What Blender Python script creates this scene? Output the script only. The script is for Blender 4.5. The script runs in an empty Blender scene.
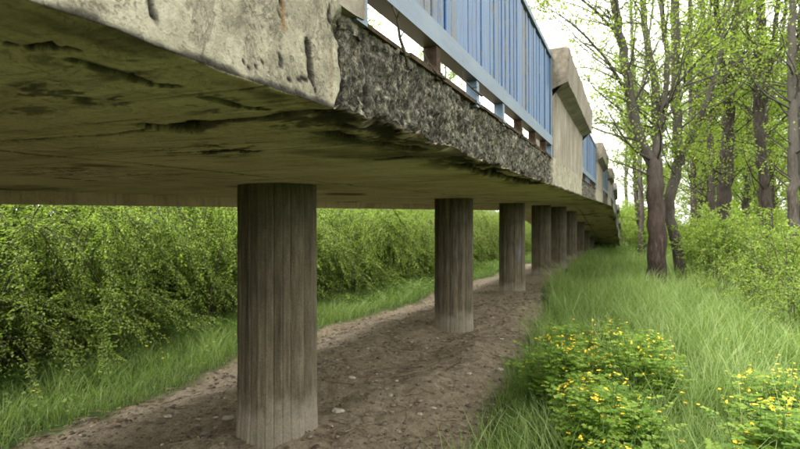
import bpy, math, random
import numpy as np
from mathutils import Vector
random.seed(7); np.random.seed(7)
rng = np.random.default_rng(7)
S = bpy.context.scene
col = S.collection
R = math.radians

# ------------------------------------------------------------------ camera, light, exposure
CZ = 1.65
TH = R(22.9)
FPX = 540.0
cd = bpy.data.cameras.new('camera'); cam = bpy.data.objects.new('camera', cd); col.objects.link(cam)
cam.location = (0, 0, CZ); cam.rotation_euler = (R(90), 0, TH)
cd.sensor_width = 36; cd.lens = FPX / 800 * 36; cd.clip_start = 0.05; cd.clip_end = 2000
cd.dof.use_dof = True; cd.dof.focus_distance = 1.55; cd.dof.aperture_fstop = 7.0
S.camera = cam
SUN_EL, SUN_AZ = R(50), R(203)          # azimuth clockwise from +Y
w = bpy.data.worlds.new('World'); S.world = w; w.use_nodes = True
nt = w.node_tree; nt.nodes.clear()
sky = nt.nodes.new('ShaderNodeTexSky'); sky.sky_type = 'NISHITA'; sky.sun_disc = False
sky.sun_elevation = SUN_EL; sky.sun_rotation = SUN_AZ; sky.air_density = 1.0; sky.dust_density = 3.0
hsv = nt.nodes.new('ShaderNodeHueSaturation'); hsv.inputs['Saturation'].default_value = 0.22
hsv.inputs['Value'].default_value = 1.0
tc = nt.nodes.new('ShaderNodeTexCoord')
cn = nt.nodes.new('ShaderNodeTexNoise'); cn.inputs['Scale'].default_value = 2.2; cn.inputs['Detail'].default_value = 5
cr = nt.nodes.new('ShaderNodeMapRange'); cr.inputs[1].default_value = .3; cr.inputs[2].default_value = .7
cr.inputs[3].default_value = .85; cr.inputs[4].default_value = 1.2
mx = nt.nodes.new('ShaderNodeMix'); mx.data_type = 'RGBA'; mx.inputs[0].default_value = .75
mx.inputs[7].default_value = (11.2, 11.0, 10.5, 1)     # the cloud deck
ml = nt.nodes.new('ShaderNodeVectorMath'); ml.operation = 'SCALE'
bg = nt.nodes.new('ShaderNodeBackground'); bg.inputs['Strength'].default_value = 0.13
wo = nt.nodes.new('ShaderNodeOutputWorld')
L = nt.links.new
L(sky.outputs[0], hsv.inputs['Color']); L(hsv.outputs[0], mx.inputs[6])
L(tc.outputs['Generated'], cn.inputs['Vector']); L(cn.outputs[0], cr.inputs[0])
L(mx.outputs[2], ml.inputs[0]); L(cr.outputs[0], ml.inputs['Scale'])
L(ml.outputs[0], bg.inputs['Color']); L(bg.outputs[0], wo.inputs[0])
sl = bpy.data.lights.new('sun', 'SUN'); so = bpy.data.objects.new('sun', sl); col.objects.link(so)
sl.energy = 2.4; sl.angle = R(35); sl.color = (1, .96, .9)
sd = Vector((math.sin(SUN_AZ) * math.cos(SUN_EL), math.cos(SUN_AZ) * math.cos(SUN_EL), math.sin(SUN_EL)))
so.rotation_euler = sd.to_track_quat('Z', 'Y').to_euler()
S.view_settings.view_transform = 'Standard'; S.view_settings.look = 'None'
S.view_settings.exposure = 1.82; S.view_settings.gamma = 1
S.cycles.use_denoising = True
S.cycles.max_bounces = 8; S.cycles.diffuse_bounces = 5; S.cycles.transmission_bounces = 4
S.cycles.caustics_reflective = False; S.cycles.caustics_refractive = False

# ------------------------------------------------------------------ helpers
ct, st = math.cos(TH), math.sin(TH)
def at(px, py, depth):
    xr = (px - 400) / FPX * depth
    return np.array([xr * ct - depth * st, xr * st + depth * ct, CZ + (224.5 - py) / FPX * depth])

def hash3(i, j, k, seed):
    h = (i.astype(np.int64) * 73856093) ^ (j.astype(np.int64) * 19349663) ^ (k.astype(np.int64) * 83492791) ^ (seed * 2654435761)
    h = (h ^ (h >> 13)) * 1274126177
    h = h & 0x7fffffff
    h = (h ^ (h >> 15)) * 2246822519
    return ((h & 0xffffff) / float(0xffffff))
def vnoise(x, y, z=None, seed=0):
    x = np.asarray(x, float); y = np.asarray(y, float)
    z = np.zeros_like(x) if z is None else np.asarray(z, float)
    i, j, k = np.floor(x), np.floor(y), np.floor(z)
    fx, fy, fz = x - i, y - j, z - k
    fx = fx * fx * (3 - 2 * fx); fy = fy * fy * (3 - 2 * fy); fz = fz * fz * (3 - 2 * fz)
    i = i.astype(np.int64); j = j.astype(np.int64); k = k.astype(np.int64)
    def c(a, b, d): return hash3(i + a, j + b, k + d, seed)
    v0 = (c(0,0,0)*(1-fx)+c(1,0,0)*fx)*(1-fy) + (c(0,1,0)*(1-fx)+c(1,1,0)*fx)*fy
    if not z.any(): return v0
    v1 = (c(0,0,1)*(1-fx)+c(1,0,1)*fx)*(1-fy) + (c(0,1,1)*(1-fx)+c(1,1,1)*fx)*fy
    return v0 * (1 - fz) + v1 * fz
def fbm(x, y, z=None, oct=4, seed=0, gain=.5):
    t = 0; a = 1; s = 0; f = 1
    for o in range(oct):
        t = t + a * vnoise(np.asarray(x) * f, np.asarray(y) * f, None if z is None else np.asarray(z) * f, seed + o)
        s += a; a *= gain; f *= 2.03
    return t / s - .5
def sst(a, b, x):
    t = np.clip((x - a) / (b - a), 0, 1); return t * t * (3 - 2 * t)

def mesh(name, V, F, mat, attrs=None, smooth=False, mats=None):
    V = np.asarray(V, np.float32).reshape(-1, 3); F = np.asarray(F, np.int32)
    n, k = F.shape
    me = bpy.data.meshes.new(name)
    me.vertices.add(len(V)); me.vertices.foreach_set('co', V.ravel())
    me.loops.add(n * k); me.loops.foreach_set('vertex_index', F.ravel())
    me.polygons.add(n)
    me.polygons.foreach_set('loop_start', np.arange(0, n * k, k, dtype=np.int32))
    me.polygons.foreach_set('loop_total', np.full(n, k, np.int32))
    me.polygons.foreach_set('use_smooth', np.full(n, bool(smooth)))
    for an, av in (attrs or {}).items():
        a = me.attributes.new(an, 'FLOAT', 'POINT'); a.data.foreach_set('value', np.asarray(av, np.float32))
    me.materials.append(mat)
    me.update(calc_edges=True); me.validate()
    return me
def link(name, me, parent=None, loc=None, rz=0, sc=None):
    o = bpy.data.objects.new(name, me); col.objects.link(o)
    if parent is not None: o.parent = parent
    if loc is not None: o.location = loc
    if rz: o.rotation_euler.z = rz
    if sc is not None: o.scale = sc if hasattr(sc, '__len__') else (sc, sc, sc)
    return o
def tag(o, label=None, cat=None, group=None, kind=None):
    if label: o['label'] = label
    if cat: o['category'] = cat
    if group: o['group'] = group
    if kind: o['kind'] = kind
    return o
def thing(name, loc, label, cat, group=None, rz=0, sc=None):
    return tag(link(name, None, None, loc, rz, sc), label, cat, group)

class Q:                                   # collects quads
    def __init__(s): s.V = []; s.F = []; s.A = []; s.n = 0
    def add(s, V, F, a=None):
        V = np.asarray(V, float); s.V.append(V); s.F.append(np.asarray(F) + s.n); s.n += len(V)
        s.A.append(np.zeros(len(V)) if a is None else np.broadcast_to(a, len(V)))
    def box(s, x0, x1, y0, y1, z0, z1, a=None):
        s.add([[x0,y0,z0],[x1,y0,z0],[x1,y1,z0],[x0,y1,z0],[x0,y0,z1],[x1,y0,z1],[x1,y1,z1],[x0,y1,z1]],
              [[0,3,2,1],[4,5,6,7],[0,1,5,4],[1,2,6,5],[2,3,7,6],[3,0,4,7]], a)
    def tube(s, P, r, n=6, a=None, wob=0):
        P = np.asarray(P, float); m = len(P); r = np.broadcast_to(np.asarray(r, float), m)
        T = np.gradient(P, axis=0); T /= np.linalg.norm(T, axis=1)[:, None] + 1e-9
        up = np.array([.31, .2, .93]) if abs(T[0][2]) < .8 else np.array([.95, .2, .1])
        U = np.cross(T, up); U /= np.linalg.norm(U, axis=1)[:, None] + 1e-9
        W = np.cross(T, U)
        th = np.arange(n) / n * 2 * math.pi
        rr = r[:, None] * (1 + (wob * (rng.random((m, n)) - .5) if wob else 0))
        V = P[:, None, :] + rr[..., None] * (np.cos(th)[None, :, None] * U[:, None, :] + np.sin(th)[None, :, None] * W[:, None, :])
        i = np.arange(m - 1)[:, None] * n; j = np.arange(n)[None, :]; j2 = (j + 1) % n
        F = np.stack([i + j, i + j2, i + n + j2, i + n + j], -1).reshape(-1, 4)
        s.add(V.reshape(-1, 3), F, a)
    def leaves(s, P, size, D, tilt=.5, wr=.45, a=None):
        P = np.asarray(P, float); n = len(P)
        if n == 0: return
        D = D / (np.linalg.norm(D, axis=1)[:, None] + 1e-9)
        Nn = np.array([0, 0, 1.0]) + rng.normal(0, tilt, (n, 3))
        Sd = np.cross(D, Nn); Sd /= np.linalg.norm(Sd, axis=1)[:, None] + 1e-9
        N2 = np.cross(Sd, D)
        sz = np.broadcast_to(size, n)[:, None] * (.65 + .7 * rng.random((n, 1)))
        b = P; m = P + D * sz * .45 + N2 * sz * .05
        V = np.stack([b, m + Sd * sz * wr * .6 + N2 * sz * .06, P + D * sz - N2 * sz * .08, m - Sd * sz * wr * .6 + N2 * sz * .06], 1).reshape(-1, 3)
        F = np.arange(4 * n).reshape(-1, 4)
        a = rng.random(n) if a is None else np.broadcast_to(a, n)
        s.add(V, F, np.repeat(a, 4))
    def mesh(s, name, mat, smooth=False):
        return mesh(name, np.concatenate(s.V), np.concatenate(s.F), mat, {'v': np.concatenate(s.A)}, smooth)

def grid_faces(ny, nx, close=False):
    i = np.arange(ny - 1)[:, None] * nx
    j = np.arange(nx - (0 if close else 1))[None, :]; j2 = (j + 1) % nx
    return np.stack([i + j, i + j2, i + nx + j2, i + nx + j], -1).reshape(-1, 4)

# ------------------------------------------------------------------ materials
class M:
    def __init__(s, name, rough=.9, spec=.25):
        s.m = bpy.data.materials.new(name); s.m.use_nodes = True; s.t = s.m.node_tree
        s.b = s.t.nodes['Principled BSDF']; s.b.inputs['Roughness'].default_value = rough
        s.b.inputs['Specular IOR Level'].default_value = spec
        s.o = s.t.nodes['Material Output']
    def N(s, ty, **kw):
        n = s.t.nodes.new(ty)
        for k, v in kw.items():
            if k.startswith('_'): setattr(n, k[1:], v)
            else: n.inputs[k].default_value = v
        return n
    def L(s, a, b): s.t.links.new(a, b)
    def obj(s, scale=(1, 1, 1), loc=(0, 0, 0), src='Object'):
        c = s.N('ShaderNodeTexCoord'); mp = s.N('ShaderNodeMapping')
        mp.inputs['Scale'].default_value = scale; mp.inputs['Location'].default_value = loc
        s.L(c.outputs[src], mp.inputs[0]); return mp.outputs[0]
    def noise(s, vec, scale, detail=5, rough=.55, dist=0):
        n = s.N('ShaderNodeTexNoise', Scale=scale, Detail=detail, Roughness=rough, Distortion=dist)
        s.L(vec, n.inputs['Vector']); return n.outputs[0]
    def ramp(s, fac, stops, interp='LINEAR'):
        n = s.N('ShaderNodeValToRGB'); s.L(fac, n.inputs[0]); e = n.color_ramp.elements
        n.color_ramp.interpolation = interp
        e.remove(e[1]); e[0].position = stops[0][0]
        for p, c_ in stops[1:]: e.new(p)
        for el, (p, c_) in zip(e, stops): el.color = tuple(c_) + (1,) if hasattr(c_, '__len__') else (c_, c_, c_, 1)
        return n.outputs[0]
    def mix(s, fac, a, b, mode='MIX'):
        n = s.N('ShaderNodeMix', _data_type='RGBA', _blend_type=mode)
        for sock, v in ((n.inputs[0], fac), (n.inputs[6], a), (n.inputs[7], b)):
            if isinstance(v, bpy.types.NodeSocket): s.L(v, sock)
            elif hasattr(v, '__len__'): sock.default_value = tuple(v) + (1,)
            else: sock.default_value = v
        return n.outputs[2]
    def math(s, op, a, b=0.0):
        n = s.N('ShaderNodeMath', _operation=op)
        for sock, v in ((n.inputs[0], a), (n.inputs[1], b)):
            if isinstance(v, bpy.types.NodeSocket): s.L(v, sock)
            else: sock.default_value = v
        return n.outputs[0]
    def attr(s, name): return s.N('ShaderNodeAttribute', _attribute_name=name).outputs['Fac']
    def bump(s, h, strength, dist, prev=None):
        n = s.N('ShaderNodeBump', Strength=strength, Distance=dist); s.L(h, n.inputs['Height'])
        if prev is not None: s.L(prev, n.inputs['Normal'])
        s.L(n.outputs[0], s.b.inputs['Normal']); return n.outputs[0]
    def color(s, c):
        if isinstance(c, bpy.types.NodeSocket): s.L(c, s.b.inputs['Base Color'])
        else: s.b.inputs['Base Color'].default_value = tuple(c) + (1,)
        return s.m

def leaf_mat(name, stops, trans=.45, rough=.5, objvar=.25):
    m = M(name, rough, .3)
    v = m.attr('v'); oi = m.N('ShaderNodeObjectInfo')
    big = m.noise(m.obj(src='Object'), 1.7, 2)
    f = m.math('ADD', m.math('MULTIPLY', v, .75), m.math('MULTIPLY', big, .5))
    f = m.math('SUBTRACT', f, .12)
    c = m.ramp(f, stops)
    h = m.N('ShaderNodeHueSaturation'); m.L(c, h.inputs['Color'])
    hv = m.math('ADD', m.math('MULTIPLY', oi.outputs['Random'], objvar), 1 - objvar / 2)
    m.L(hv, h.inputs['Value'])
    c = h.outputs[0]; m.color(c)
    tr = m.N('ShaderNodeBsdfTranslucent')
    tcol = m.mix(1.0, c, (1.25, 1.38, .6), 'MULTIPLY')
    m.L(tcol, tr.inputs[0])
    ms = m.N('ShaderNodeMixShader'); ms.inputs[0].default_value = trans
    m.L(m.b.outputs[0], ms.inputs[1]); m.L(tr.outputs[0], ms.inputs[2]); m.L(ms.outputs[0], m.o.inputs[0])
    return m.m

# foliage
M_hedge = leaf_mat('hedge_leaf', [(0, (.065, .105, .018)), (.45, (.175, .25, .042)), (.8, (.27, .35, .08)), (1, (.37, .44, .16))], .5, objvar=.45)
M_tleaf = leaf_mat('young_leaf', [(0, (.09, .145, .02)), (.5, (.18, .25, .035)), (1, (.28, .34, .06))], .55)
M_tleaf2 = leaf_mat('tree_leaf_fresh', [(0, (.10, .16, .03)), (.5, (.19, .27, .045)), (1, (.29, .36, .08))], .55)
M_shrub = leaf_mat('shrub_leaf', [(0, (.07, .13, .02)), (.5, (.16, .24, .04)), (1, (.31, .35, .08))], .5)
M_cel = leaf_mat('celandine_leaf', [(0, (.07, .15, .02)), (.5, (.16, .26, .035)), (1, (.28, .37, .07))], .5)
M_grass = leaf_mat('grass_blade', [(0, (.06, .105, .028)), (.45, (.135, .205, .052)), (.8, (.21, .275, .095)), (1, (.38, .40, .24))], .4)
M_weed = leaf_mat('weed_leaf', [(0, (.06, .12, .025)), (.5, (.12, .21, .04)), (1, (.2, .28, .07))], .4)
m = M('yellow_petal', .5, .3); M_petal = m.color((.62, .44, .02))

def bark_mat(name, c1, c2, c3, sc=1.0, hi=False):
    m = M(name, .9, .2)
    v = m.obj((9 * sc, 9 * sc, 2.2 * sc))
    n1 = m.noise(v, 2.2, 7, .62, .6); n2 = m.noise(m.obj(), 1.3, 3)
    c = m.ramp(n1, [(.3, c1), (.5, c2), (.68, c3)])
    c = m.mix(m.ramp(n2, [(.45, 0.0), (.65, 1.0)]), c, m.mix(.5, c, c3))
    if hi:
        sp = m.N('ShaderNodeSeparateXYZ'); m.L(m.obj(), sp.inputs[0])
        c = m.mix(m.ramp(m.math('MULTIPLY', m.math('ADD', sp.outputs[2], m.math('MULTIPLY', n2, 1.6)), .2), [(.66, 0.0), (.95, 1.0)]), c, m.mix(n1, (.022, .019, .016), (.10, .09, .075)))
    m.bump(n1, .9, .03); return m.color(c)
M_bark = bark_mat('bark_grey_brown', (.012, .009, .007), (.035, .028, .022), (.09, .08, .066), 1.0, True)
M_barkr = bark_mat('bark_peeling_red_brown', (.012, .008, .006), (.024, .016, .012), (.055, .042, .033), .8, True)
M_barkd = bark_mat('bark_dark', (.010, .008, .006), (.030, .023, .018), (.07, .06, .048))
M_twig = bark_mat('twig_bark', (.02, .017, .010), (.05, .045, .026), (.10, .09, .06), 4)

# concrete of the deck (attributes: rough, dirt, rust, soff)
m = M('deck_concrete', .88, .22)
v = m.obj()
rough, dirt, rust, soff = m.attr('rough'), m.attr('dirt'), m.attr('rust'), m.attr('soff')
n_big = m.noise(v, 2.3, 6, .6); n_mid = m.noise(v, 14, 7, .65); n_fine = m.noise(v, 95, 5, .7)
n_str = m.noise(m.obj((22, 22, 2.2)), 1.0, 5, .6)
# painted plaster band
paint = m.ramp(n_mid, [(.3, (.13, .12, .085)), (.43, (.225, .208, .148)), (.58, (.305, .288, .208)), (.8, (.36, .345, .265))])
flake = m.ramp(m.noise(v, 9, 8, .72, .5), [(.52, 0.0), (.55, 1.0)])
paint = m.mix(m.math('MULTIPLY', flake, .6), paint, (.19, .175, .125))
strk = m.ramp(n_str, [(.56, 0.0), (.75, .6)])
paint = m.mix(strk, paint, (.15, .14, .10))
speck = m.ramp(m.noise(v, 60, 3, .6), [(.60, 0.0), (.66, 1.0)])
paint = m.mix(m.math('MULTIPLY', speck, .6), paint, (.09, .08, .055))
# weathered rough concrete: exposed aggregate and black crust
vor = m.N('ShaderNodeTexVoronoi', Scale=90, Randomness=1); m.L(v, vor.inputs['Vector'])
agg = m.ramp(m.noise(m.obj((1, 1, .7)), 48, 8, .78, .4), [(.40, (.008, .007, .005)), (.47, (.045, .041, .028)), (.54, (.13, .12, .085)), (.62, (.32, .30, .23))])
crust = m.ramp(m.noise(m.obj((9, 9, 1.6)), 1.6, 6, .7), [(.42, 1.0), (.60, .0)])
agg = m.mix(m.math('MULTIPLY', crust, .5), agg, (.014, .014, .011))
lich = m.ramp(m.noise(v, 5, 6, .7), [(.56, 0.0), (.66, 1.0)])
agg = m.mix(m.math('MULTIPLY', lich, .45), agg, (.14, .14, .105))
gstr = m.ramp(m.noise(m.obj((3, 14, 1.0)), 1.3, 4, .6), [(.63, 0.0), (.7, .65)])
agg = m.mix(gstr, agg, (.10, .105, .03))
fas = m.mix(rough, paint, agg)
# soffit: olive algae film over boarded concrete
so1 = m.ramp(n_big, [(.3, (.43, .335, .245)), (.5, (.58, .465, .35)), (.7, (.66, .56, .44))])
brd = m.noise(m.obj((.7, 9, 1)), 1.1, 6, .7, .3)
so1 = m.mix(m.ramp(brd, [(.34, .5), (.5, 0.0)]), so1, (.24, .175, .095))
blk = m.ramp(m.noise(m.obj((1.2, 4.5, 1)), 1.6, 8, .72, .5), [(.32, 1.0), (.40, 0.0)])
so1 = m.mix(m.math('MULTIPLY', blk, .6), so1, (.045, .036, .022))
pale = m.ramp(m.noise(v, 3.2, 6, .7), [(.58, 0.0), (.72, .55)])
so1 = m.mix(pale, so1, (.64, .56, .40))
c = m.mix(soff, fas, so1)
mott = m.ramp(n_fine, [(.25, .78), (.6, 1.08)])
c = m.mix(1.0, c, mott, 'MULTIPLY')
c = m.mix(rust, c, (.19, .095, .03))
dn = m.math('SUBTRACT', 1.0, m.math('POWER', m.math('SUBTRACT', 1.0, m.math('MULTIPLY', dirt, m.ramp(n_mid, [(.25, 1.0), (.7, .8)]))), 2.6))
c = m.mix(dn, c, (.016, .013, .009))
hb = m.math('ADD', n_mid, m.math('MULTIPLY', n_fine, .5))
hb = m.math('SUBTRACT', hb, m.math('MULTIPLY', flake, .25))
m.bump(hb, .85, .016); M_deck = m.color(c)

# pillars: board-marked concrete, pale splash band at the foot
m = M('pillar_concrete', .9, .2)
v = m.obj(); vs = m.obj((1, 1, .09))
n1 = m.noise(m.obj((1, 1, .12)), 26, 6, .62); n2 = m.noise(v, 3, 6, .6); n3 = m.noise(v, 70, 4, .7)
brd = m.attr('v')
c = m.ramp(n1, [(.30, (.026, .021, .014)), (.48, (.078, .066, .042)), (.66, (.165, .145, .10))])
c = m.mix(.5, c, m.ramp(brd, [(0, (.05, .041, .026)), (1, (.15, .128, .086))]))
c = m.mix(m.ramp(n2, [(.5, 0.0), (.68, .55)]), c, (.055, .048, .032))
sep = m.N('ShaderNodeSeparateXYZ'); m.L(v, sep.inputs[0])
zz = m.math('ADD', sep.outputs[2], m.math('MULTIPLY', m.noise(v, 6, 5, .65), .34)); zz = m.math('ADD', zz, m.math('MULTIPLY', m.N('ShaderNodeObjectInfo').outputs['Random'], .16))
foot = m.ramp(zz, [(.36, 1.0), (.56, 0.0)])
spl = m.ramp(m.noise(v, 24, 4, .7), [(.60, 0.0), (.68, .5)]); foot = m.math('MAXIMUM', foot, m.math('MULTIPLY', spl, m.ramp(zz, [(.5, 1.0), (.95, 0.0)])))
drip = m.ramp(m.noise(m.obj((1, 1, .05)), 14, 4, .6), [(.56, 0.0), (.66, .6)]); c = m.mix(drip, c, (.028, .023, .016))
c = m.mix(m.math('MULTIPLY', foot, .62), c, (.27, .24, .185))
grn = m.ramp(m.math('SUBTRACT', m.noise(v, 2.2, 4), 0.0), [(.55, 0.0), (.75, .35)])
c = m.mix(grn, c, (.09, .10, .045))
c = m.mix(m.attr('paint'), c, (.16, .20, .26))
c = m.mix(1.0, c, m.ramp(n3, [(.3, .7), (.65, 1.12)]), 'MULTIPLY')
m.bump(m.math('ADD', n1, m.math('MULTIPLY', n3, .6)), .7, .010)
M_pillar = m.color(c)
# faint pale blue paint smudge on the side of some pillars
# parapet concrete
m = M('parapet_concrete', .88, .2)
v = m.obj(); n1 = m.noise(v, 3, 7, .62); n2 = m.noise(v, 38, 5, .7); n3 = m.noise(m.obj((7, 7, 1)), 1.2, 6, .65)
c = m.ramp(n1, [(.3, (.14, .12, .085)), (.55, (.225, .20, .155)), (.75, (.29, .27, .22))])
c = m.mix(m.ramp(n3, [(.50, 0.0), (.72, .8)]), c, (.07, .06, .042))
c = m.mix(m.math('MULTIPLY', m.attr('v'), m.ramp(m.noise(v, 11, 6, .7), [(.34, 1.0), (.66, .25)])), c, (.065, .056, .04))
c = m.mix(1.0, c, m.ramp(n2, [(.3, .72), (.65, 1.1)]), 'MULTIPLY')
m.bump(m.math('ADD', n1, m.math('MULTIPLY', n2, .5)), .6, .012); M_parapet = m.color(c)
# blue paint
def blue(name, base, dark, light, wear, axis):
    m = M(name, .5, .4); oi = m.N('ShaderNodeObjectInfo')
    v = m.obj(axis, src='Object')
    ad = m.N('ShaderNodeVectorMath', _operation='ADD'); m.L(v, ad.inputs[0])
    cx = m.N('ShaderNodeCombineXYZ'); m.L(m.math('MULTIPLY', oi.outputs['Random'], 40), cx.inputs[0]); m.L(cx.outputs[0], ad.inputs[1])
    v = ad.outputs[0]
    n1 = m.noise(v, 1.6, 7, .68); n2 = m.noise(v, 5, 6, .75, .4)
    c = m.mix(m.ramp(n1, [(.3, 0.0), (.7, 1.0)]), dark, base)
    c = m.mix(m.ramp(m.noise(v, .8, 3), [(.45, 0.0), (.7, .7)]), c, light)
    c = m.mix(m.math('MULTIPLY', oi.outputs['Random'], .5), c, light)
    n2 = m.math('ADD', n2, m.math('MULTIPLY', m.math('SUBTRACT', m.ramp(m.math('FRACT', m.math('MULTIPLY', oi.outputs['Random'], 7.31)), [(.55, 0.0), (1, 1.0)]), 0.15), .13))
    fl = m.ramp(n2, [(wear, 0.0), (wear + .025, 1.0)])
    c = m.mix(fl, c, m.mix(n1, (.05, .045, .038), (.24, .245, .235)))
    m.L(m.ramp(fl, [(0, .45), (1, .9)]), m.b.inputs['Roughness'])
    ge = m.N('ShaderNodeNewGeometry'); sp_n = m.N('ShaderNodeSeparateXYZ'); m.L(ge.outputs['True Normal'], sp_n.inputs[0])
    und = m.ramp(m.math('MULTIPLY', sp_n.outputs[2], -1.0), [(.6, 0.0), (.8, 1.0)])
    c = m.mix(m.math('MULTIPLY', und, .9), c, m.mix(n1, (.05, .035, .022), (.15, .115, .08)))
    m.bump(m.math('SUBTRACT', n1, m.math('MULTIPLY', fl, .5)), .6, .003)
    return m.color(c)
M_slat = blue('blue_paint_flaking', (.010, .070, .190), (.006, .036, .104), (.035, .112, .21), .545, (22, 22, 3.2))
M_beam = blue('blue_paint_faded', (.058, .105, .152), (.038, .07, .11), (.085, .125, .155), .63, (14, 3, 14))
m = M('rusty_steel', .95, .08); v = m.obj()
c = m.ramp(m.noise(v, 22, 6, .65), [(.3, (.014, .010, .006)), (.55, (.045, .032, .02)), (.75, (.10, .078, .05))])
m.bump(m.noise(v, 60, 4), .5, .004); M_rust = m.color(c)

# ground
m = M('ground_soil', .95, .12)
v = m.obj(); dirtA = m.attr('dirt'); pathA = m.attr('path')
n1 = m.noise(v, 1.4, 6, .6); n2 = m.noise(v, 14, 7, .68); n3 = m.noise(v, 80, 5, .7)
c = m.ramp(n2, [(.28, (.085, .067, .042)), (.5, (.19, .155, .103)), (.72, (.33, .28, .20))])
c = m.mix(m.ramp(n1, [(.4, 0.0), (.7, .55)]), c, (.255, .21, .145))
pt = m.ramp(n2, [(.3, (.26, .215, .165)), (.7, (.42, .36, .285))])
c = m.mix(pathA, c, pt)
gr = m.ramp(n2, [(.3, (.03, .045, .014)), (.6, (.07, .10, .028)), (.8, (.11, .12, .05))])
vo = m.N('ShaderNodeTexVoronoi', Scale=55); m.L(v, vo.inputs['Vector'])
chip = m.ramp(vo.outputs['Distance'], [(.12, .5), (.2, 0.0)])
c = m.mix(m.math('MULTIPLY', chip, m.ramp(n1, [(.45, 0.2), (.6, 1.0)])), c, (.27, .24, .20))
c = m.mix(dirtA, gr, c)
c = m.mix(1.0, c, m.ramp(n3, [(.3, .68), (.65, 1.15)]), 'MULTIPLY')
m.bump(m.math('ADD', n2, m.math('MULTIPLY', n3, .6)), .9, .03); M_ground = m.color(c)
m = M('pebble_stone', .85, .25); c = m.ramp(m.attr('v'), [(0, (.07, .055, .038)), (.6, (.15, .122, .088)), (.93, (.24, .205, .155)), (1, (.42, .39, .33))])
c = m.mix(1.0, c, m.ramp(m.noise(m.obj(), 40, 4), [(.3, .7), (.7, 1.1)]), 'MULTIPLY'); M_peb = m.color(c)
m = M('dead_litter', .9, .15); c = m.ramp(m.attr('v'), [(0, (.06, .038, .024)), (.6, (.15, .10, .065)), (1, (.32, .25, .16))]); M_lit = m.color(c)

# ------------------------------------------------------------------ terrain
def dirt_right(Y):      # where the bare earth under the deck gives way to grass, camera side
    return -1.15 - .85 * sst(5, 16, Y) - .25 * sst(20, 40, Y) + .22 * fbm(Y * .55, Y * 0 + 3.1, oct=3, seed=5) * 2
def dirt_left(Y):
    return -4.68 + .30 * fbm(Y * .5, Y * 0 + 9.1, oct=3, seed=8) * 2
PY0, PDY = 3.54, 4.66
PX = -2.54
def ground(X, Y):
    X = np.asarray(X, float); Y = np.asarray(Y, float)
    z = -.0085 * np.clip(Y, -20, 60) + .035 - .07 * sst(6, 3.5, Y)
    z = z + .10 * fbm(X * .35, Y * .35, oct=3, seed=21) * 2 * sst(1, 8, np.hypot(X, Y - 1))
    z = z - .10 * sst(-3.5, -4.5, X) + .05 * sst(-1.3, .2, X)
    z = z + (.10 + .13 * sst(4.3, 5.4, Y)) * sst(-1.1, -1.9, X) * sst(-4.0, -2.6, X) * (.5 + 1.3 * fbm(X * .8, Y * .5, oct=2, seed=31))
    in_d = sst(-5.2, -4.4, X) * sst(-.6, -1.4, X)
    z = z + in_d * .14 * fbm(X * 3.2, Y * 3.2, oct=5, seed=41, gain=.6)
    for yp in PDY * np.arange(0, 4) + PY0:
        rr_ = np.hypot(X - PX, Y - yp)
        z = z + .055 * np.exp(-(rr_ / .48) ** 2) * (1 + 2.2 * fbm(X * 4, Y * 4, oct=3, seed=36))
    far = sst(70, 400, np.hypot(X, Y)); z = z + far * 3.0 * (fbm(X * .01, Y * .01, oct=3, seed=77) + .2)
    return z
def graded(segs):
    out = []
    for a, b, h in segs: out.append(np.arange(a, b, h))
    out.append([segs[-1][1]]); return np.concatenate(out)
gx = np.concatenate([-np.geomspace(900, 8, 26), graded([(-7.8, -5, .12), (-5, -.9, .028), (-.9, 6, .12)]), np.geomspace(6.3, 900, 26)])
gy = np.concatenate([-np.geomspace(900, 3, 20), graded([(-2.8, 2, .25), (2, 7, .028), (7, 14, .07), (14, 50, .3)]), np.geomspace(51, 1200, 22)])
X, Y = np.meshgrid(gx, gy)
Z = ground(X, Y)
edge = .25 * fbm(X * 2.3, Y * 2.3, oct=4, seed=61)
dm = sst(-.10, .12, dirt_right(Y) - X + edge * 1.6) * sst(-.10, .12, X - dirt_left(Y) + edge * 1.6)
dm = dm * sst(62, 55, Y) * sst(-30, -20, Y)
pth = np.exp(-((X + 4.1) / .30) ** 2) * (.6 + .8 * fbm(X * 1.5, Y * .6, oct=3, seed=66)) * .9
V = np.stack([X, Y, Z], -1).reshape(-1, 3)
gm = mesh('ground', V, grid_faces(len(gy), len(gx)), M_ground, {'dirt': dm.ravel(), 'path': np.clip(pth, 0, 1).ravel()}, True)
tag(link('ground', gm), 'brown bare earth under the bridge running into grassy ground', None, None, 'structure')

# ------------------------------------------------------------------ the bridge
XE, XB, XL = -.605, -5.12, -4.95
def soffit(Y):
    Y = np.asarray(Y, float)
    up = CZ + .236 + .0213 * Y
    k = np.clip(Y - 23.0, 0, None)
    drop = np.where(k < 5, .0132 * k * k, .0132 * 25 + .132 * (k - 5))
    return up - drop
THK = .25
bridge = thing('footbridge', (0, 0, 0), 'long weathered concrete footbridge on round pillars with pale parapets and blue slatted railings', 'footbridge')
def rail_zone(Y):       # 1 between parapet blocks
    ph = np.mod(np.asarray(Y, float) - 1.105, 7.0); return ((ph >= 0) & (ph < 3.78)).astype(float)
def rail_soft(Y, wv):
    ph = np.mod(np.asarray(Y, float) + wv - 1.105 + .04, 7.0)
    return sst(0, .035, ph) * sst(3.83, 3.78, ph)
def on_soffit(px, py):  # where that sight line meets the soffit
    lo, hi = .2, 80.
    for _ in range(50):
        mid = (lo + hi) / 2; p = at(px, py, mid)
        if p[2] > soffit(p[1]): hi = mid
        else: lo = mid
    return at(px, py, lo)[:2]
def on_fascia(px, py):
    d = -XE * FPX / ct / (628.1 - px); p = at(px, py, d); return np.array([p[1], p[2] - soffit(p[1])])
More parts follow.
